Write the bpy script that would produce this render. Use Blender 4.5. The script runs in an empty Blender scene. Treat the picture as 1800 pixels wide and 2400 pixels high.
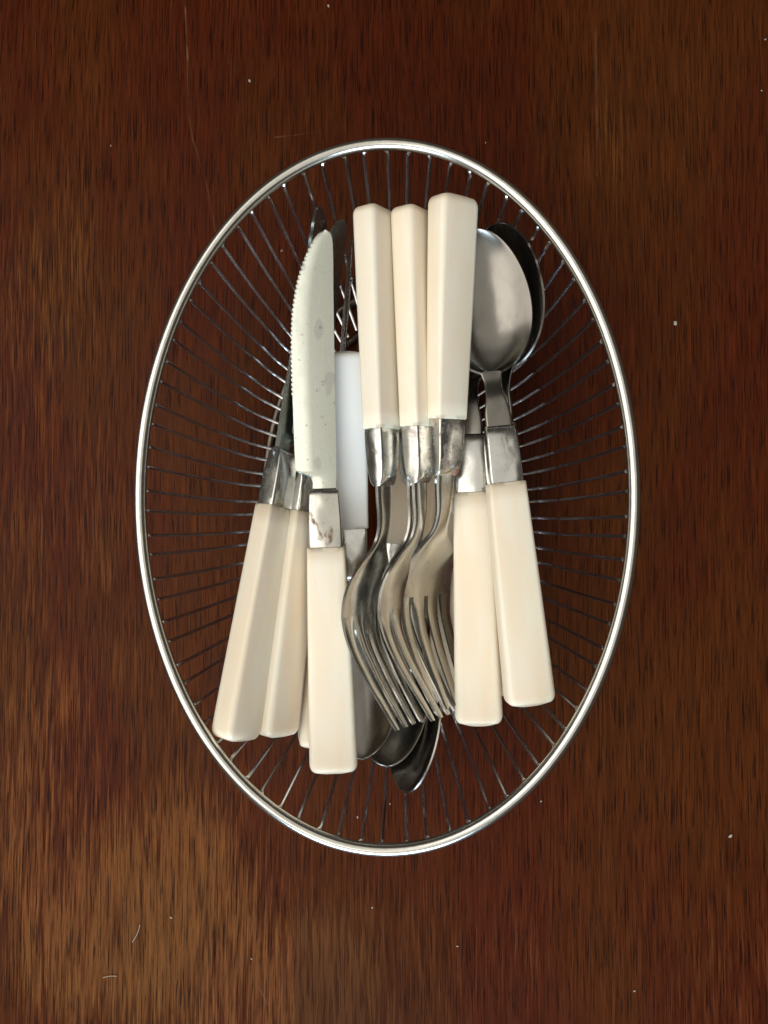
import bpy, bmesh, math, random
from mathutils import Vector, Matrix

random.seed(7)
scene = bpy.context.scene
C = scene.collection
R = math.radians

# ------------------------------------------------------------------ camera
H = 0.43                       # lens height above the table top (m)
K = 4.8166e-4                  # tangent per photograph pixel (1800 x 2400)
NADIR = (968.0, 1290.0)        # pixel straight below the lens: the phone was held a few degrees off level


def camdir(px, py):
    return Vector(((px - 900.0) * K, -(py - 1200.0) * K, -1.0))


CAM_Q = camdir(*NADIR).normalized().rotation_difference(Vector((0, 0, -1)))
cam_data = bpy.data.cameras.new("camera")
cam_data.sensor_fit = 'VERTICAL'
cam_data.sensor_height = 24.0
cam_data.lens = 12.0 / (1200.0 * K)
cam_data.clip_start = 0.01
cam_data.clip_end = 50.0
cam = bpy.data.objects.new("camera", cam_data)
C.objects.link(cam)
cam.location = (0, 0, H)
cam.rotation_mode = 'QUATERNION'
cam.rotation_quaternion = CAM_Q
scene.camera = cam


def at(px, py, z):
    """World point at height z seen at a pixel of the photograph."""
    d = CAM_Q @ camdir(px, py)
    return Vector((0, 0, H)) + d * ((z - H) / d.z)


# ------------------------------------------------------------------ world, lamps, exposure
world = bpy.data.worlds.new("World")
scene.world = world
world.use_nodes = True
wn = world.node_tree
wn.nodes["Background"].inputs[0].default_value = (1.0, 0.90, 0.78, 1)   # dim warm room
wn.nodes["Background"].inputs[1].default_value = 0.06


def area(name, loc, target, sx, sy, power, col):
    d = bpy.data.lights.new(name, 'AREA')
    d.shape = 'RECTANGLE'
    d.size, d.size_y = sx, sy
    d.energy = power
    d.color = col
    o = bpy.data.objects.new(name, d)
    C.objects.link(o)
    o.location = loc
    o.rotation_mode = 'QUATERNION'
    o.rotation_quaternion = (Vector(target) - Vector(loc)).to_track_quat('-Z', 'Y')
    o["kind"] = "helper"
    return o


area("window_light", (-0.15, -2.0, 1.0), (0, 0, 0.05), 1.5, 1.0, 58, (0.66, 0.84, 1.0))
area("ceiling_light", (-0.3, 0.0, 2.3), (-0.3, 0, 0.0), 3.4, 3.4, 24, (1.0, 0.95, 0.86))
area("side_fill_light", (-1.15, -0.15, 1.75), (0, 0, 0.0), 2.0, 2.2, 27, (1.0, 0.95, 0.88))  # added soft lamp for directional shading from the left

vs = scene.view_settings
vs.view_transform = 'Standard'
vs.look = 'None'
vs.exposure = 0.0
vs.gamma = 1.0


# ------------------------------------------------------------------ node helpers
class NT:
    def __init__(self, name):
        self.mat = bpy.data.materials.new(name)
        self.mat.use_nodes = True
        self.t = self.mat.node_tree
        self.bsdf = self.t.nodes["Principled BSDF"]
        self.tc = self.t.nodes.new("ShaderNodeTexCoord")

    def link(self, a, b):
        self.t.links.new(a, b)

    def setin(self, sock, v):
        if isinstance(v, bpy.types.NodeSocket):
            self.link(v, sock)
        else:
            sock.default_value = v

    def math(self, op, a, b=0.0, c=0.0, clamp=False):
        n = self.t.nodes.new("ShaderNodeMath")
        n.operation = op
        n.use_clamp = clamp
        self.setin(n.inputs[0], a)
        self.setin(n.inputs[1], b)
        self.setin(n.inputs[2], c)
        return n.outputs[0]

    def mapping(self, scale, loc=(0, 0, 0), rot=(0, 0, 0), src=None):
        n = self.t.nodes.new("ShaderNodeMapping")
        n.inputs["Scale"].default_value = scale
        n.inputs["Location"].default_value = loc
        n.inputs["Rotation"].default_value = rot
        self.link(src or self.tc.outputs["Object"], n.inputs[0])
        return n.outputs[0]

    def noise(self, vec, scale=1.0, detail=3.0, rough=0.5, dist=0.0):
        n = self.t.nodes.new("ShaderNodeTexNoise")
        n.inputs["Scale"].default_value = scale
        n.inputs["Detail"].default_value = detail
        n.inputs["Roughness"].default_value = rough
        n.inputs["Distortion"].default_value = dist
        self.link(vec, n.inputs["Vector"])
        return n.outputs["Fac"]

    def ramp(self, v, lo, hi, a=0.0, b=1.0, smooth=True):
        n = self.t.nodes.new("ShaderNodeMapRange")
        n.interpolation_type = 'SMOOTHSTEP' if smooth else 'LINEAR'
        self.setin(n.inputs[0], v)
        n.inputs[1].default_value, n.inputs[2].default_value = lo, hi
        n.inputs[3].default_value, n.inputs[4].default_value = a, b
        return n.outputs[0]

    def mix(self, f, a, b, mode='MIX'):
        n = self.t.nodes.new("ShaderNodeMix")
        n.data_type = 'RGBA'
        n.blend_type = mode
        self.setin(n.inputs[0], f)
        self.setin(n.inputs[6], a if isinstance(a, bpy.types.NodeSocket) else (*a, 1))
        self.setin(n.inputs[7], b if isinstance(b, bpy.types.NodeSocket) else (*b, 1))
        return n.outputs[2]

    def bump(self, h, strength, dist=0.001):
        n = self.t.nodes.new("ShaderNodeBump")
        n.inputs["Strength"].default_value = strength
        n.inputs["Distance"].default_value = dist
        self.link(h, n.inputs["Height"])
        self.link(n.outputs[0], self.bsdf.inputs["Normal"])


def mat_wood():
    m = NT("varnished_wood")
    sep = m.t.nodes.new("ShaderNodeSeparateXYZ")
    m.link(m.tc.outputs["Object"], sep.inputs[0])
    X, Y = sep.outputs[0], sep.outputs[1]
    wob = m.noise(m.mapping((9, 3, 1)), 1.0, 2.0)                       # grain wanders a little
    add = m.t.nodes.new("ShaderNodeVectorMath")
    add.operation = 'ADD'
    comb = m.t.nodes.new("ShaderNodeCombineXYZ")
    m.link(m.math('MULTIPLY', wob, 0.012), comb.inputs[0])
    m.link(m.tc.outputs["Object"], add.inputs[0])
    m.link(comb.outputs[0], add.inputs[1])
    W = add.outputs[0]
    fine = m.noise(m.mapping((1500, 45, 1), src=W), 1.0, 3.0, 0.6)
    mid = m.noise(m.mapping((520, 24, 1), (3, 5, 0), src=W), 1.0, 4.0, 0.65)
    broad = m.noise(m.mapping((22, 7, 1), (1, 9, 0)), 1.0, 4.0, 0.6)
    hue = m.noise(m.mapping((14, 6, 1), (7, 2, 0)), 1.0, 3.0, 0.55)
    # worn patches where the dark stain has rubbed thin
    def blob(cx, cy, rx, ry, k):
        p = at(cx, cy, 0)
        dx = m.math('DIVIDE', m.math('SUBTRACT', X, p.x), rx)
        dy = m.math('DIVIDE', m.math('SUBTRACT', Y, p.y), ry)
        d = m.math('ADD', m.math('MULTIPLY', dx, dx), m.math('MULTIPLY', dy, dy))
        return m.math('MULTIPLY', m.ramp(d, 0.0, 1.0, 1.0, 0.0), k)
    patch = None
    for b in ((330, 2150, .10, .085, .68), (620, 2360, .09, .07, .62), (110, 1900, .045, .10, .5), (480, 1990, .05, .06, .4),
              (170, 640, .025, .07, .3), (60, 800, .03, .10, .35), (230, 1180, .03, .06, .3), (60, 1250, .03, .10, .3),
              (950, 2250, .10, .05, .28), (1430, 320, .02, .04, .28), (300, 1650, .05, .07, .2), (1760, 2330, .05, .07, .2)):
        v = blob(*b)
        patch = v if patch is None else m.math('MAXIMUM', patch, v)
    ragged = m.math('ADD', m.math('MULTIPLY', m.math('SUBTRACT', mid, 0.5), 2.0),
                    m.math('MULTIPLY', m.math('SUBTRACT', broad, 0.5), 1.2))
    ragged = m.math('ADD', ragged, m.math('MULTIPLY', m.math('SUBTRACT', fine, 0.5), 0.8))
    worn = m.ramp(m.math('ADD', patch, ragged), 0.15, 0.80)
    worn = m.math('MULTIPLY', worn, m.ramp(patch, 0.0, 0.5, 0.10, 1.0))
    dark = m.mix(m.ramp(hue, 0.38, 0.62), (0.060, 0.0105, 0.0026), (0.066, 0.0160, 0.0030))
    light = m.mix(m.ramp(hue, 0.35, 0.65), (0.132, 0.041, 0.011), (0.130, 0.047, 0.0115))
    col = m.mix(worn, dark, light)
    # streaks
    streak = m.ramp(mid, 0.40, 0.60, 0.85, 1.15)
    pores = m.math('MULTIPLY', m.ramp(fine, 0.40, 0.45, 0.36, 1.0), m.ramp(fine, 0.52, 0.66, 1.0, 1.35))
    f = m.math('MULTIPLY', streak, pores)
    g = m.t.nodes.new("ShaderNodeCombineColor")
    for i in range(3):
        m.link(f, g.inputs[i])
    col = m.mix(1.0, col, g.outputs[0], 'MULTIPLY')
    # veneer joint in the lower left: right of it the sheet is darker
    jx = at(692, 2250, 0)
    side = m.math('MULTIPLY', m.ramp(X, jx.x - .0004, jx.x + .0004), m.ramp(Y, jx.y + .06, jx.y - .02, 0, 1))
    side = m.math('MULTIPLY', side, m.ramp(X, jx.x + .02, jx.x + .10, 1, 0))
    col = m.mix(m.math('MULTIPLY', side, 0.6), col, (0.040, 0.0105, 0.003))
    kx = at(1402, 300, 0)
    side2 = m.math('MULTIPLY', m.ramp(X, kx.x - .0003, kx.x + .0003), m.ramp(Y, kx.y - .10, kx.y + .02))
    col = m.mix(m.math('MULTIPLY', side2, 0.15), col, (0.075, 0.024, 0.006))
    # pale scratches
    def scratch(p, q, wdt, amt, col):
        a, b = at(*p, 0), at(*q, 0)
        L = (b - a).length
        ux, uy = (b.x - a.x) / L, (b.y - a.y) / L
        rx, ry = m.math('SUBTRACT', X, a.x), m.math('SUBTRACT', Y, a.y)
        t = m.math('ADD', m.math('MULTIPLY', rx, ux), m.math('MULTIPLY', ry, uy))
        s = m.math('ABSOLUTE', m.math('ADD', m.math('MULTIPLY', rx, -uy), m.math('MULTIPLY', ry, ux)))
        k = m.math('MULTIPLY', m.ramp(s, wdt * .4, wdt, 1, 0), m.math('MULTIPLY', m.ramp(t, 0, L * .1), m.ramp(t, L * .9, L, 1, 0)))
        k = m.math('MULTIPLY', k, m.ramp(m.noise(m.mapping((60, 60, 1)), 1.0, 2.0), .35, .6, .2, 1))
        return m.mix(m.math('MULTIPLY', k, amt), col, (0.16, 0.075, 0.035))
    for s in (((434, 10), (440, 150), .0006, .9), ((439, 140), (441, 270), .0005, .35), ((440, 260), (452, 330), .0005, .3),
              ((450, 320), (478, 412), .0005, .4), ((480, 410), (508, 560), .0005, .3),
              ((640, 322), (700, 316), .0005, .55), ((690, 316), (760, 308), .0004, .3),
              ((605, 2310), (630, 2360), .0006, .4), ((1395, 60), (1400, 300), .0009, .35), ((1400, 290), (1398, 420), .0008, .3)):
        col = scratch(*s, col)
    m.link(col, m.bsdf.inputs["Base Color"])
    rough = m.math('ADD', m.ramp(mid, .3, .7, .30, .42), m.math('MULTIPLY', worn, .12))
    m.link(rough, m.bsdf.inputs["Roughness"])
    m.bsdf.inputs["Specular IOR Level"].default_value = 0.06
    m.bump(m.math('MULTIPLY', pores, m.ramp(worn, 0, 1, .5, 1)), 0.25, 0.0004)
    return m.mat


def mat_ivory(name, a, b, d):
    m = NT(name)
    oi = m.t.nodes.new("ShaderNodeObjectInfo")
    n1 = m.noise(m.mapping((22, 160, 160)), 1.0, 3.0)
    c = m.mix(m.ramp(n1, .35, .65), a, b)
    c = m.mix(m.math('MULTIPLY', oi.outputs["Random"], .35), c, d)
    sx = m.t.nodes.new("ShaderNodeSeparateXYZ")
    m.link(m.tc.outputs["Object"], sx.inputs[0])
    grime = m.math('MULTIPLY', m.ramp(sx.outputs[0], .0935, .096, 0, .55), m.ramp(m.noise(m.mapping((200, 300, 300)), 1.0, 3.0), .4, .6))
    c = m.mix(grime, c, (0.36, 0.27, 0.17))
    sc = m.noise(m.mapping((60, 900, 900), (3, 3, 3), (0, 0, .4)), 1.0, 4.0, .7)
    sc = m.math('MULTIPLY', m.ramp(sc, .66, .70), .35)
    c = m.mix(sc, c, (0.62, 0.50, 0.36))
    m.link(c, m.bsdf.inputs["Base Color"])
    m.bsdf.inputs["Roughness"].default_value = 0.38
    m.bsdf.inputs["Specular IOR Level"].default_value = 0.4
    m.bsdf.inputs["Subsurface Weight"].default_value = 0.45
    m.bsdf.inputs["Subsurface Radius"].default_value = (0.004, 0.0022, 0.0012)
    m.bsdf.inputs["Subsurface Scale"].default_value = 1.0
    sm = m.noise(m.mapping((300, 300, 300)), 1.0, 2.0)
    m.bump(sm, 0.05, 0.0003)
    return m.mat


def mat_steel(name, base, rough, smudge=.5, stain=0.0, rust=0.0, mottle=.84, wave=0.0, spots=False):
    m = NT(name)
    oi = m.t.nodes.new("ShaderNodeObjectInfo")
    off = m.t.nodes.new("ShaderNodeVectorMath")
    off.operation = 'ADD'
    m.link(m.tc.outputs["Object"], off.inputs[0])
    cx = m.t.nodes.new("ShaderNodeCombineXYZ")
    for i in range(3):
        m.link(m.math('MULTIPLY', oi.outputs["Random"], 3.0 + i), cx.inputs[i])
    m.link(cx.outputs[0], off.inputs[1])
    P = off.outputs[0]
    n1 = m.noise(m.mapping((70, 110, 110), src=P), 1.0, 4.0, 0.6, 0.6)
    n2 = m.noise(m.mapping((260, 700, 700), src=P), 1.0, 3.0, 0.6)
    c = m.mix(m.ramp(n1, .38, .68), base, tuple(v * mottle for v in base))
    if spots:                                       # dried water marks
        k = m.ramp(m.noise(m.mapping((55, 95, 95), (1, 7, 3), src=P), 1.0, 1.5, .4), .62, .65)
        k2 = m.ramp(m.noise(m.mapping((420, 420, 420), (5, 2, 3), src=P), 1.0, 2.0, .5), .70, .74)
        c = m.mix(m.math('MULTIPLY', k, .30), c, (0.22, 0.21, 0.21))
        c = m.mix(m.math('MULTIPLY', k2, .5), c, (0.16, 0.13, 0.11))
    r = m.math('ADD', rough, m.math('MULTIPLY', m.ramp(n1, .4, .7), .14 * smudge))
    r = m.math('ADD', r, m.math('MULTIPLY', m.ramp(n2, .45, .75), .06 * smudge))
    metal = 1.0
    if stain:
        k = m.math('MULTIPLY', m.ramp(m.noise(m.mapping((70, 120, 120), src=P), 1.0, 5.0, .7, .8), .52, .68), stain)
        c = m.mix(k, c, (0.17, 0.105, 0.065))
        r = m.math('ADD', r, m.math('MULTIPLY', k, .2))
    if rust:
        sx = m.t.nodes.new("ShaderNodeSeparateXYZ")
        m.link(m.tc.outputs["Object"], sx.inputs[0])
        k = m.math('ADD', m.noise(m.mapping((90, 130, 130), (4, 1, 2), src=P), 1.0, 5.0, .72), m.ramp(sx.outputs[0], .100, .119, -.06, .10))
        k = m.ramp(k, .49, .63)
        k = m.math('MULTIPLY', k, rust)
        c = m.mix(k, c, (0.27, 0.105, 0.05))
        r = m.math('ADD', r, m.math('MULTIPLY', k, .35))
        metal = m.math('SUBTRACT', 1.0, m.math('MULTIPLY', k, .8))
    m.link(c, m.bsdf.inputs["Base Color"])
    m.link(r, m.bsdf.inputs["Roughness"])
    m.setin(m.bsdf.inputs["Metallic"], metal)
    h = m.math('MULTIPLY', m.noise(m.mapping((40, 900, 900), src=P), 1.0, 2.0), .000004)
    h = m.math('ADD', h, m.math('MULTIPLY', m.noise(m.mapping((60, 75, 75), (2, 5, 1), src=P), 1.0, 1.0), wave))
    m.bump(h, 1.0, 1.0)
    return m.mat


def mat_plain(name, col, rough):
    m = NT(name)
    n = m.noise(m.mapping((900, 900, 900)), 1.0, 2.0)
    c = m.mix(n, tuple(v * .75 for v in col), col)
    m.link(c, m.bsdf.inputs["Base Color"])
    m.bsdf.inputs["Roughness"].default_value = rough
    return m.mat


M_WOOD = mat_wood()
M_IVORY = mat_ivory("ivory_plastic", (0.865, 0.72, 0.53), (0.875, 0.765, 0.60), (0.87, 0.79, 0.655))
M_IVORY_LIT = mat_ivory("ivory_plastic_lit", (0.87, 0.86, 0.82), (0.88, 0.87, 0.84), (0.88, 0.87, 0.84))  # ivory again, bluish window light painted in as a whiter colour
M_BLADE = mat_steel("blade_steel", (0.45, 0.47, 0.415), 0.26, .35, .05, mottle=.95, spots=True)
M_FORK = mat_steel("fork_steel", (0.60, 0.59, 0.55), 0.19, .6, mottle=.92, wave=.0006)
M_SPOON = mat_steel("spoon_steel", (0.25, 0.235, 0.21), 0.22, .4, mottle=.93, wave=.0004)  # base darkened to carry the dark overhead reflection in the bowls
M_FERRULE = mat_steel("ferrule_steel", (0.70, 0.70, 0.66), 0.15, .8, .5, wave=.0012)
M_RUST = mat_steel("rusty_ferrule_steel", (0.70, 0.69, 0.63), 0.20, .8, .35, 1.0, wave=.0012)
M_STAIN = mat_steel("stained_ferrule_steel", (0.68, 0.67, 0.60), 0.20, .8, 1.0, wave=.0012)
M_CHROME = mat_steel("wire_chrome", (0.84, 0.84, 0.84), 0.20, .2)
M_RIM = mat_steel("rim_steel", (0.72, 0.70, 0.64), 0.20, .25)
M_FOOT = mat_steel("foot_chrome_brown_reflection", (0.17, 0.14, 0.11), 0.35, .3)  # chrome ring: the table's brown reflection is painted into the base colour
M_CRUMB = mat_plain("bread_crumb", (0.48, 0.40, 0.31), .8)


# ------------------------------------------------------------------ mesh helpers
def mesh_obj(name, verts, faces, mat, parent=None, sharp=40):
    me = bpy.data.meshes.new(name)
    me.from_pydata([tuple(v) for v in verts], [], faces)
    bm = bmesh.new()
    bm.from_mesh(me)
    bmesh.ops.remove_doubles(bm, verts=bm.verts, dist=1e-7)
    bmesh.ops.recalc_face_normals(bm, faces=bm.faces)
    bm.to_mesh(me)
    bm.free()
    me.materials.append(mat)
    for p in me.polygons:
        p.use_smooth = True
    me.set_sharp_from_angle(angle=R(sharp))
    o = bpy.data.objects.new(name, me)
    C.objects.link(o)
    if parent:
        o.parent = parent
    return o


def loft(rings, closed=True, cap0=True, cap1=True):
    n = len(rings[0])
    verts = [p for r in rings for p in r]
    faces = []
    for i in range(len(rings) - 1):
        for j in range(n if closed else n - 1):
            a, b = i * n + j, i * n + (j + 1) % n
            faces.append((a, b, b + n, a + n))
    if cap0:
        faces.append(tuple(range(n))[::-1])
    if cap1:
        faces.append(tuple(range((len(rings) - 1) * n, len(rings) * n)))
    return verts, faces


def rrect(w, t, r, seg=4):
    """Rounded rectangle w x t in the yz plane."""
    r = min(r, w / 2 * .98, t / 2 * .98)
    pts = []
    for cx, cy, a0 in ((1, 1, 0), (-1, 1, 90), (-1, -1, 180), (1, -1, 270)):
        for k in range(seg + 1):
            a = R(a0 + 90 * k / seg)
            pts.append((cx * (w / 2 - r) + r * math.cos(a), cy * (t / 2 - r) + r * math.sin(a)))
    return pts


def tube(path, r, seg=8, closed=False):
    n = len(path)
    rings = []
    for i, p in enumerate(path):
        a = path[(i - 1) % n] if closed or i > 0 else p
        b = path[(i + 1) % n] if closed or i < n - 1 else p
        t = (b - a).normalized()
        up = Vector((0, 0, 1)) if abs(t.z) < .9 else Vector((1, 0, 0))
        s = t.cross(up).normalized()
        u = s.cross(t)
        rings.append([p + (s * math.cos(2 * math.pi * k / seg) + u * math.sin(2 * math.pi * k / seg)) * r for k in range(seg)])
    if closed:
        rings.append(rings[0])
    return loft(rings, True, not closed, not closed)


def sheet(grid, thick):
    """Closed solid from a grid of points: thickness spread both sides of it."""
    nu, nv = len(grid), len(grid[0])
    nor = [[None] * nv for _ in range(nu)]
    for i in range(nu):
        for j in range(nv):
            du = grid[min(i + 1, nu - 1)][j] - grid[max(i - 1, 0)][j]
            dv = grid[i][min(j + 1, nv - 1)] - grid[i][max(j - 1, 0)]
            c = du.cross(dv)
            if c.length < 1e-14:
                c = nor[i - 1][j].copy() if i else Vector((0, 0, 1))
            nor[i][j] = c.normalized()
    verts = []
    for s in (.5, -.5):
        for i in range(nu):
            for j in range(nv):
                th = thick(i / (nu - 1), j / (nv - 1)) if callable(thick) else thick
                verts.append(grid[i][j] + nor[i][j] * th * s)
    N = nu * nv
    faces = []
    for i in range(nu - 1):
        for j in range(nv - 1):
            a = i * nv + j
            faces.append((a, a + nv, a + nv + 1, a + 1))
            faces.append((N + a, N + a + 1, N + a + nv + 1, N + a + nv))
    for i in range(nu - 1):
        for j in (0, nv - 1):
            a = i * nv + j
            faces.append((a, a + nv, N + a + nv, N + a) if j else (a, N + a, N + a + nv, a + nv))
    for j in range(nv - 1):
        for i in (0, nu - 1):
            a = i * nv + j
            faces.append((a, a + 1, N + a + 1, N + a) if i == 0 else (a, N + a, N + a + 1, a + 1))
    return verts, faces


def lerp(a, b, t):
    return a + (b - a) * t


def sstep(t):
    t = max(0.0, min(1.0, t))
    return t * t * (3 - 2 * t)


def curve(keys, x):
    """Smooth piecewise interpolation through (x, y) keys (monotone-ish cubic)."""
    if x <= keys[0][0]:
        return keys[0][1]
    for i in range(len(keys) - 1):
        x0, y0 = keys[i]
        x1, y1 = keys[i + 1]
        if x <= x1:
            def sl(k):
                if k <= 0 or k >= len(keys) - 1:
                    j = min(max(k, 0), len(keys) - 2) if k <= 0 else len(keys) - 2
                    return (keys[j + 1][1] - keys[j][1]) / (keys[j + 1][0] - keys[j][0])
                return (keys[k + 1][1] - keys[k - 1][1]) / (keys[k + 1][0] - keys[k - 1][0])
            h = x1 - x0
            t = (x - x0) / h
            m0, m1 = sl(i) * h, sl(i + 1) * h
            return ((2 * t ** 3 - 3 * t ** 2 + 1) * y0 + (t ** 3 - 2 * t ** 2 + t) * m0
                    + (-2 * t ** 3 + 3 * t ** 2) * y1 + (t ** 3 - t ** 2) * m1)
    return keys[-1][1]


# ------------------------------------------------------------------ setting
def empty(name, loc=(0, 0, 0)):
    o = bpy.data.objects.new(name, None)
    o.empty_display_size = 0.02
    C.objects.link(o)
    o.location = loc
    return o


def tag(o, label, cat, group=None):
    o["label"], o["category"] = label, cat
    if group:
        o["group"] = group
    return o


rings = []
for x, y, z in ((0.78, 0.98, -.03), (0.78, 0.98, -.004), (.777, .977, -.001), (.77, .97, 0)):
    rings.append([Vector((sx * x, sy * y, z)) for sx, sy in ((1, 1), (-1, 1), (-1, -1), (1, -1))])
v, f = loft(rings)
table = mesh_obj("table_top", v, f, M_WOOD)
table["kind"] = "structure"

# ------------------------------------------------------------------ wire basket
RIM_Z = 0.085
rim_c = at(908, 1165, RIM_Z)
e1, e2 = at(328, 1165, RIM_Z), at(1487, 1165, RIM_Z)
e3, e4 = at(908, 337, RIM_Z), at(908, 1992, RIM_Z)
RA, RB = (e2 - e1).length / 2, (e3 - e4).length / 2
cx, cy = (e1.x + e2.x) / 2, (e3.y + e4.y) / 2
OFF = 0.0345                                        # how far the wall leans in from rim to foot
WIRE_R = 0.00082
BASE_Z = 0.0052


def wall_pt(t, f):
    """Point of the basket wall: f = 0 at the foot, 1 at the rim."""
    z = BASE_Z + (RIM_Z - .0012 - BASE_Z) * (max(f, 0) ** 2.7 if f > 0 else 0)
    k = OFF * (1 - f)
    return Vector((cx + (RA - .0012 - k) * math.cos(t), cy + (RB - .0012 - k) * math.sin(t), z))


basket = tag(empty("wire_basket", (cx, cy, 0)),
             "oval chrome wire basket holding ivory-handled cutlery on the brown table", "basket")
inv = Vector((cx, cy, 0))
path = [Vector((RA * math.cos(2 * math.pi * i / 160), RB * math.sin(2 * math.pi * i / 160), RIM_Z)) for i in range(160)]
v, f = tube(path, 0.0025, 16, True)
mesh_obj("rim", v, f, M_RIM, basket)
path = [Vector(((RA - OFF - .001) * math.cos(2 * math.pi * i / 120), (RB - OFF - .001) * math.sin(2 * math.pi * i / 120), .0021)) for i in range(120)]
v, f = tube(path, 0.0021, 12, True)
mesh_obj("foot_ring", v, f, M_FOOT, basket)
path = [Vector(((RA - OFF - .017) * math.cos(2 * math.pi * i / 120), (RB - OFF - .017) * math.sin(2 * math.pi * i / 120), .0028)) for i in range(120)]
v, f = tube(path, 0.0013, 8, True)
mesh_obj("inner_ring", v, f, M_FOOT, basket)

NW = 84
N_S = 4000
arc, ts = [0.0], [2 * math.pi * i / N_S for i in range(N_S + 1)]
for i in range(N_S):
    arc.append(arc[-1] + math.hypot(RA * (math.cos(ts[i + 1]) - math.cos(ts[i])), RB * (math.sin(ts[i + 1]) - math.sin(ts[i]))))


def t_at(s):
    s %= arc[-1]
    lo, hi = 0, N_S
    while hi - lo > 1:
        mid = (lo + hi) // 2
        if arc[mid] <= s:
            lo = mid
        else:
            hi = mid
    return ts[lo] + (ts[hi] - ts[lo]) * (s - arc[lo]) / (arc[hi] - arc[lo])


# one wire passes the left rim at photograph pixel (333, 1096)
step = arc[-1] / NW
pl = at(333, 1096, RIM_Z)
phase = None
t0 = math.pi - math.asin((pl.y - cy) / RB)
i0 = min(range(N_S), key=lambda i: abs(ts[i] - t0))
phase = arc[i0] % step
for k in range(NW):
    hook = 1 if k % 2 else -1                        # neighbours are one hairpin, bent over under the rim
    jit = .045 * hook + random.uniform(-.04, .04)
    t = t_at(phase + (k + jit) * step)
    th = t_at(phase + (k + jit - .30 * hook) * step)
    tb = t + random.uniform(-.003, .003)
    pts = [wall_pt(tb, -.40)]
    for i in range(0, 25):
        f = i / 24 * .985
        pts.append(wall_pt(lerp(tb, t, f), f))
    a, b = pts[-1], wall_pt(th, 1.03)
    bend = wall_pt(t, 1.0)
    b.z = bend.z = RIM_Z - .0026
    for q in (.25, .5, .75, 1.0):
        pts.append(a * (1 - q) ** 2 + bend * 2 * q * (1 - q) + b * q * q)
    v, f = tube([p - inv for p in pts], WIRE_R, 8)
    mesh_obj("wire", v, f, M_CHROME, basket)

# ------------------------------------------------------------------ cutlery meshes
HL, FL = 0.096, 0.0245
HEADS = {"knife": .1075, "fork": .102, "spoon": .087}


def handle_mesh():
    w0, t0, w1, t1 = .0196, .0112, .0154, .0090
    rings = []
    fil, sx0 = .0038, .74
    dome = lambda s: .0026 * (s ** 2.0)
    for s in (.02, .2, .4, .6, .75, sx0):
        rings.append([Vector((dome(s), y * s, z * s)) for y, z in rrect(w0, t0, .0026)])
    for k in range(1, 6):
        a = R(90 * k / 5)
        s = sx0 + (1 - sx0) * math.sin(a)
        x = dome(sx0) + fil * (1 - math.cos(a))
        rings.append([Vector((x, y * s, z * s)) for y, z in rrect(w0, t0, .0026)])
    xs = dome(sx0) + fil
    for k in range(1, 13):
        q = k / 12
        bulge = 1 + .015 * math.sin(math.pi * q)
        rings.append([Vector((lerp(xs, HL - .0004, q), y, z)) for y, z in
                      rrect(lerp(w0, w1, q) * bulge, lerp(t0, t1, q), lerp(.0026, .0013, q))])
    rings.append([Vector((HL, y, z)) for y, z in rrect(w1 - .0008, t1 - .0008, .0009)])
    return loft(rings)


def ferrule_mesh(wend, tend):
    rings = []
    for k in range(0, 19):
        q = k / 18
        w = lerp(.0138, wend, q ** 1.6)
        t = lerp(.0084, tend, 1 - math.sqrt(max(0, 1 - q ** 3.2)))
        if k == 0:
            w, t = w - .0003, t - .0003
        rings.append([Vector((HL + .0001 + FL * q, y, z)) for y, z in rrect(w, t, lerp(.0010, .0006, q), 3)])
    return loft(rings)


def blade_mesh():
    L = HEADS["knife"]
    x0 = HL + FL
    edge, spine, plain = [], [], []
    N = 440
    for i in range(N + 1):
        u = i / N
        x = u * L
        # cutting edge on +y, spine on -y
        e = curve(((0, .0046), (.03, .0046), (.050, .0060), (.064, .0098), (.075, .0112), (.10, .0114), (.45, .0113), (.66, .0104),
                   (.80, .0078), (.90, .0042), (.95, .0016), (.985, -.0012), (1, -.0036)), u)
        s = curve(((0, -.0050), (.1, -.0054), (.45, -.0060), (.75, -.0066), (.90, -.0070), (.96, -.0069), (.985, -.0062), (1, -.0044)), u)
        plain.append(e)
        if .36 < u < .955:
            ph = (x / .00195) % 1.0
            e += .00042 * abs(math.sin(math.pi * ph)) * (1 if u < .9 else .5)
        edge.append(e)
        spine.append(s)
    verts, faces = [], []
    for i in range(N + 1):
        u = i / N
        x = x0 + u * L
        e, s = edge[i], spine[i]
        tk = lerp(.0024, .0015, u)
        bev = e - plain[i] + min(.0013, (e - s) * .25)
        ser = .36 < u < .955
        ph = abs(math.sin(math.pi * ((u * L / .00195) % 1.0)))
        dip = 0
        ring = [(s, tk * .5), (s + .0006, tk * .5), (lerp(s, e - bev, .6), tk * .44), (e - bev, tk * .36), (plain[i], .0003), (e, .00014),
                (e, -.00014), (plain[i], -.0003), (e - bev, -tk * .36 + dip), (lerp(s, e - bev, .6), -tk * .44), (s + .0006, -tk * .5), (s, -tk * .5)]
        verts += [Vector((x, y, z)) for y, z in ring]
    n = 12
    for i in range(N):
        for j in range(n):
            a, b = i * n + j, i * n + (j + 1) % n
            faces.append((a, b, b + n, a + n))
    faces.append(tuple(range(n)))
    faces.append(tuple(range(N * n, N * n + n)))
    return verts, faces


# fork: side profile (z over distance from ferrule) and half width
FZ = ((0, 0), (.018, -.0006), (.034, -.0056), (.050, -.0104), (.064, -.0098), (.080, -.0032), (.102, .0096))
FW = ((0, .0047), (.006, .0046), (.018, .0036), (.025, .0044), (.032, .0090), (.038, .0126), (.046, .0140), (.060, .0142))
SLOT0 = .0555


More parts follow.
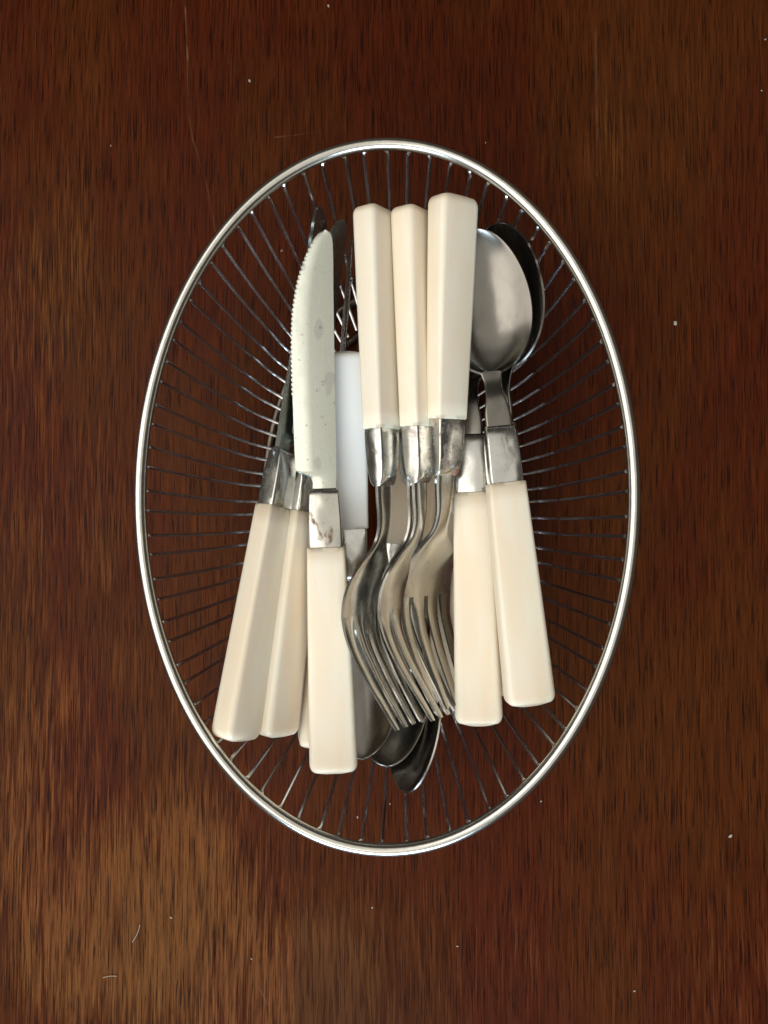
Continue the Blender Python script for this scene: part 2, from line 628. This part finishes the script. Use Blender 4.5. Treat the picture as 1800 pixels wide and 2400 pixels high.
def fork_pt(x, y):
    cup = -.0007 * sstep((x - .028) / .02) * (1 - .6 * sstep((x - .06) / .04))
    return Vector((HL + FL + x, y, curve(FZ, x) + cup * (y / .0125) ** 2))


def fork_head_mesh():
    grid = []
    n = 40
    for i in range(n + 1):
        x = SLOT0 * i / n
        w = curve(FW, x)
        grid.append([fork_pt(x, w * (2 * j / 16 - 1)) for j in range(17)])
    return sheet(grid, lambda a, b: lerp(.0028, .0019, sstep(a * 1.4)) * (1 - .55 * abs(2 * b - 1) ** 6 * (1 - a ** 4)))


def fork_tine_mesh(i):
    w0 = curve(FW, SLOT0)
    gap, tw = .0021, None
    tw = (2 * w0 - 3 * gap) / 4
    yc = -w0 + tw / 2 + i * (tw + gap)
    grid = []
    n = 26
    L = HEADS["fork"]
    for k in range(n + 1):
        q = k / n
        x = lerp(SLOT0, L, q)
        c = yc * (1 - .22 * q)
        if abs(i - 1.5) > 1:
            c += math.copysign(.0009, yc) * math.sin(math.pi * min(1, q * 1.3)) * .6
        w = tw / 2 * lerp(1.0, .50, q ** 1.1)
        if q > .97:
            w *= .72
        grid.append([fork_pt(x, c + w * (2 * j / 4 - 1)) for j in range(5)])
    return sheet(grid, lambda a, b: lerp(.0019, .0012, a) * (1 - .4 * abs(2 * b - 1) ** 6 * min(1, a * 5)))


SW = ((0, .0054), (.006, .0052), (.014, .0038), (.020, .0037), (.026, .0050))


def spoon_head_mesh():
    L = HEADS["spoon"]
    b0 = .024                                       # bowl starts
    a = (L - b0) / 2
    grid = []
    nb = 46
    xs = [b0 * .98 * i / 14 for i in range(14)] + [b0 + a - a * math.cos(math.pi * k / nb) for k in range(nb + 1)]
    xs = sorted(x for x in xs if x <= L - 1e-6) + [L]
    for x in xs:
        t = (x - b0 - a) / a
        if t > -1:
            egg = math.sqrt(max(0, 1 - t * t)) * .0197 * (1 - .13 * t)
        else:
            egg = 0
        nk = curve(SW, x) * (1 - sstep((x - .026) / .012))
        w = max((egg ** 3 + nk ** 3) ** (1 / 3), .00015)
        zl = curve(((0, 0), (.012, -.0010), (.022, -.0034), (.034, -.0030), (.060, -.0018), (.087, -.0008)), x)
        dep = .0088 * (1 - ((t + .10) / 1.1) ** 2) ** .85 if -1 < t < 1 - 1e-9 and abs((t + .1) / 1.1) < 1 else 0
        row = []
        for j in range(25):
            v = 2 * j / 24 - 1
            v = math.sin(v * math.pi / 2) * .55 + v * .45
            row.append(Vector((HL + FL + x, v * w, zl - dep * (1 - abs(v) ** 2.3))))
        grid.append(row)
    return sheet(grid, lambda aa, b: lerp(.0026, .0013, sstep(aa * 3.5)) * (1 - .35 * abs(2 * b - 1) ** 8))


MESH = {}


def part(key, name, build, mat, parent):
    """Share one mesh between alike parts of all the cutlery."""
    if key not in MESH:
        v, f = build()
        o = mesh_obj(name, v, f, mat, parent, 50 if name != "blade" else 30)
        MESH[key] = o.data
        return o
    o = bpy.data.objects.new(name, MESH[key])
    C.objects.link(o)
    o.parent = parent
    return o


def cutlery(kind, label, butt, zb, end, ze, roll, flip=False, size=1.0, rusty=False, stained=False, window_lit=False, short=1.0):
    root = empty("table_" + kind)
    tag(root, label, kind, "ivory-handled %s in the basket" % {"knife": "knives", "fork": "forks", "spoon": "spoons"}[kind])
    p, q = at(*butt, zb), at(*end, ze)
    X = (q - p).normalized()
    right = Vector((1, 0, 0))
    right = (right - X * right.dot(X)).normalized()
    up = X.cross(right)
    if up.z < 0:
        up = -up
    a = R(roll + (180 if flip else 0))
    Zv = up * math.cos(a) + right * math.sin(a)
    Yv = Zv.cross(X)
    nominal = (HL + FL + HEADS[kind]) * size
    ratio = (q - p).length / nominal
    print("%-6s len %.3f ratio %.3f  %s" % (kind, (q - p).length, ratio, label[:40]))
    m = Matrix((X * size * ratio, Yv * size, Zv * size)).transposed().to_4x4()
    m.translation = p
    root.matrix_world = m
    ha = part("handle", "handle", handle_mesh, M_IVORY, root)
    ha.scale.x, ha.location.x = short, HL * (1 - short)
    if window_lit:
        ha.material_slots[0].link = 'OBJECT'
        ha.material_slots[0].material = M_IVORY_LIT
        ha["label"] = "ivory handle with window light painted in"
    fe = {"knife": (.0118, .0026), "fork": (.0104, .0030), "spoon": (.0118, .0028)}[kind]
    fo = part("ferrule" + kind, "ferrule", lambda: ferrule_mesh(*fe), M_FERRULE, root)
    if rusty:
        fo.material_slots[0].link = 'OBJECT'
        fo.material_slots[0].material = M_RUST
        fo["label"] = "rust-stained ferrule"
    if stained:
        fo.material_slots[0].link = 'OBJECT'
        fo.material_slots[0].material = M_STAIN
        fo["label"] = "ferrule with brown stains"
    if kind == "knife":
        part("blade", "blade", blade_mesh, M_BLADE, root)
    elif kind == "fork":
        hd = part("fork_head", "fork_head", fork_head_mesh, M_FORK, root)
        for i in range(4):
            part("tine%d" % i, "tine", lambda: fork_tine_mesh(i), M_FORK, hd)
    else:
        part("bowl", "bowl", spoon_head_mesh, M_SPOON, root)
    return root


# lowest layer first
cutlery("spoon", "lowest teaspoon of the pile, a narrow dark bowl poking out furthest at the bottom", (1030, 925), .024, (945, 1857), .047, -50, size=.87)
cutlery("spoon", "teaspoon whose black bowl crescent lies between two other bowls at the bottom", (948, 852), .027, (906, 1797), .042, 4, size=.87)
cutlery("spoon", "teaspoon under the forks with whitest handle beside the upper knife blade", (806, 760), .064, (848, 1781), .046, 6, size=.87, window_lit=True, short=.87)
cutlery("knife", "knife tucked under the second handle from the right, only a pale handle edge showing", (1050, 1655), .034, (1072, 600), .034, -8, size=.93)
cutlery("spoon", "spoon beneath the right hand spoon, bowl a dark crescent against the basket wires", (1192, 1632), .050, (1162, 521), .065, -34)
cutlery("knife", "knife with serrated edge turned up, handle a thin sliver at the lower left", (728, 1752), .045, (826, 548), .038, 100)
cutlery("knife", "knife second from left with its blade hidden under the large bright blade", (643, 1728), .064, (790, 506), .055, 56)
cutlery("knife", "leftmost knife standing on its edge with its stained ferrule against the basket side", (549, 1738), .078, (764, 494), .056, 60, flip=True)
cutlery("spoon", "spoon with the second handle from the right, bowl hidden below the fork handles", (1123, 1702), .058, (1088, 545), .052, -6)
cutlery("spoon", "rightmost spoon with full brownish bowl facing up beside the tallest handle", (1243, 1655), .069, (1118, 533), .072, 7)
cutlery("fork", "fork nested between the left and middle forks with its handle hidden beneath them", (968, 485), .075, (996, 1672), .062, 57)
cutlery("fork", "left fork tilted on edge, handle next to the whitest handle", (880, 485), .077, (914, 1695), .069, 58)
cutlery("fork", "middle fork of the three upright handles, tilted on edge", (968, 485), .068, (972, 1672), .048, 60)
cutlery("fork", "right fork with open tines and rusty ferrule, its handle reaching highest", (1063, 456), .080, (1026, 1645), .055, 38, rusty=True)
cutlery("knife", "knife with broad bright serrated blade facing up and brown-stained ferrule", (783, 1812), .062, (738, 540), .078, 4, stained=True)

# ------------------------------------------------------------------ crumbs and fibres on the table
def crumb(px, py, r, label):
    bm = bmesh.new()
    bmesh.ops.create_icosphere(bm, subdivisions=1, radius=r * .8)
    a = random.uniform(0, 6.28)
    for w in bm.verts:
        w.co = Vector((w.co.x * 1.7, w.co.y, w.co.z * .7)) * random.uniform(.75, 1.2)
        w.co.rotate(Matrix.Rotation(a, 3, 'Z'))
    me = bpy.data.meshes.new("crumb")
    bm.to_mesh(me)
    bm.free()
    me.materials.append(M_CRUMB)
    o = bpy.data.objects.new("crumb", me)
    C.objects.link(o)
    p = at(px, py, 0)
    o.location = (p.x, p.y, r * .55)
    tag(o, label, "crumb", "crumbs scattered on the table")


for px, py, r, lb in (
        (585, 190, .0007, "pale crumb on the table above the upper left of the basket"),
        (1582, 758, .0010, "largest pale crumb, on bare table right of the basket"),
        (1711, 1959, .0008, "pale elongated crumb on the bare table at the lower right"),
        (770, 14, .0007, "pale crumb at the very top edge of the table view"),
        (660, 588, .0005, "tiny crumb under the wires left of the bright blade tip"),
        (401, 2150, .0006, "tiny crumb on the worn lower left wood above the fibres"),
        (1268, 1878, .0005, "tiny crumb just outside the lower right rim"),
        (1072, 2217, .0005, "tiny crumb on the table below the basket, right of centre"),
        (1487, 2322, .0005, "tiny crumb near the bottom right edge of the table view"),
        (590, 2247, .0005, "tiny crumb left of the veneer joint at the bottom"),
        (838, 1915, .0005, "tiny crumb under the wires below the bright knife handle"),
        (914, 1884, .0004, "tiniest crumb under the wires below the spoon tips"),
        (1793, 93, .0005, "tiny crumb at the right edge nearest the top corner"),
        (1785, 213, .0004, "tiny crumb at the right edge, second below the top corner"),
        (872, 2127, .0005, "tiny crumb on the table straight below the lowest rim"),
        (1138, 335, .0004, "tiny crumb just outside the upper right rim"),
        (260, 342, .0004, "tiny crumb alone on dark wood at the upper left")):
    crumb(px, py, r, lb)


def fibre(pts, label):
    p = [at(x, y, 0.0004) for x, y in pts]
    n = 14
    path = []
    for i in range(n + 1):
        t = i / n
        path.append(p[0] * (1 - t) ** 2 + p[1] * 2 * t * (1 - t) + p[2] * t * t)
    o0 = path[0].copy()
    v, f = tube([q - o0 for q in path], .00017, 6)
    o = mesh_obj("fibre", v, f, M_CRUMB)
    o.location = o0
    tag(o, label, "fibre")


fibre(((328, 2167), (324, 2190), (310, 2208)), "short curved pale fibre on the worn lower left of the table")
fibre(((241, 2292), (252, 2286), (274, 2288)), "pale bent fibre lying sideways near the lower left table corner")
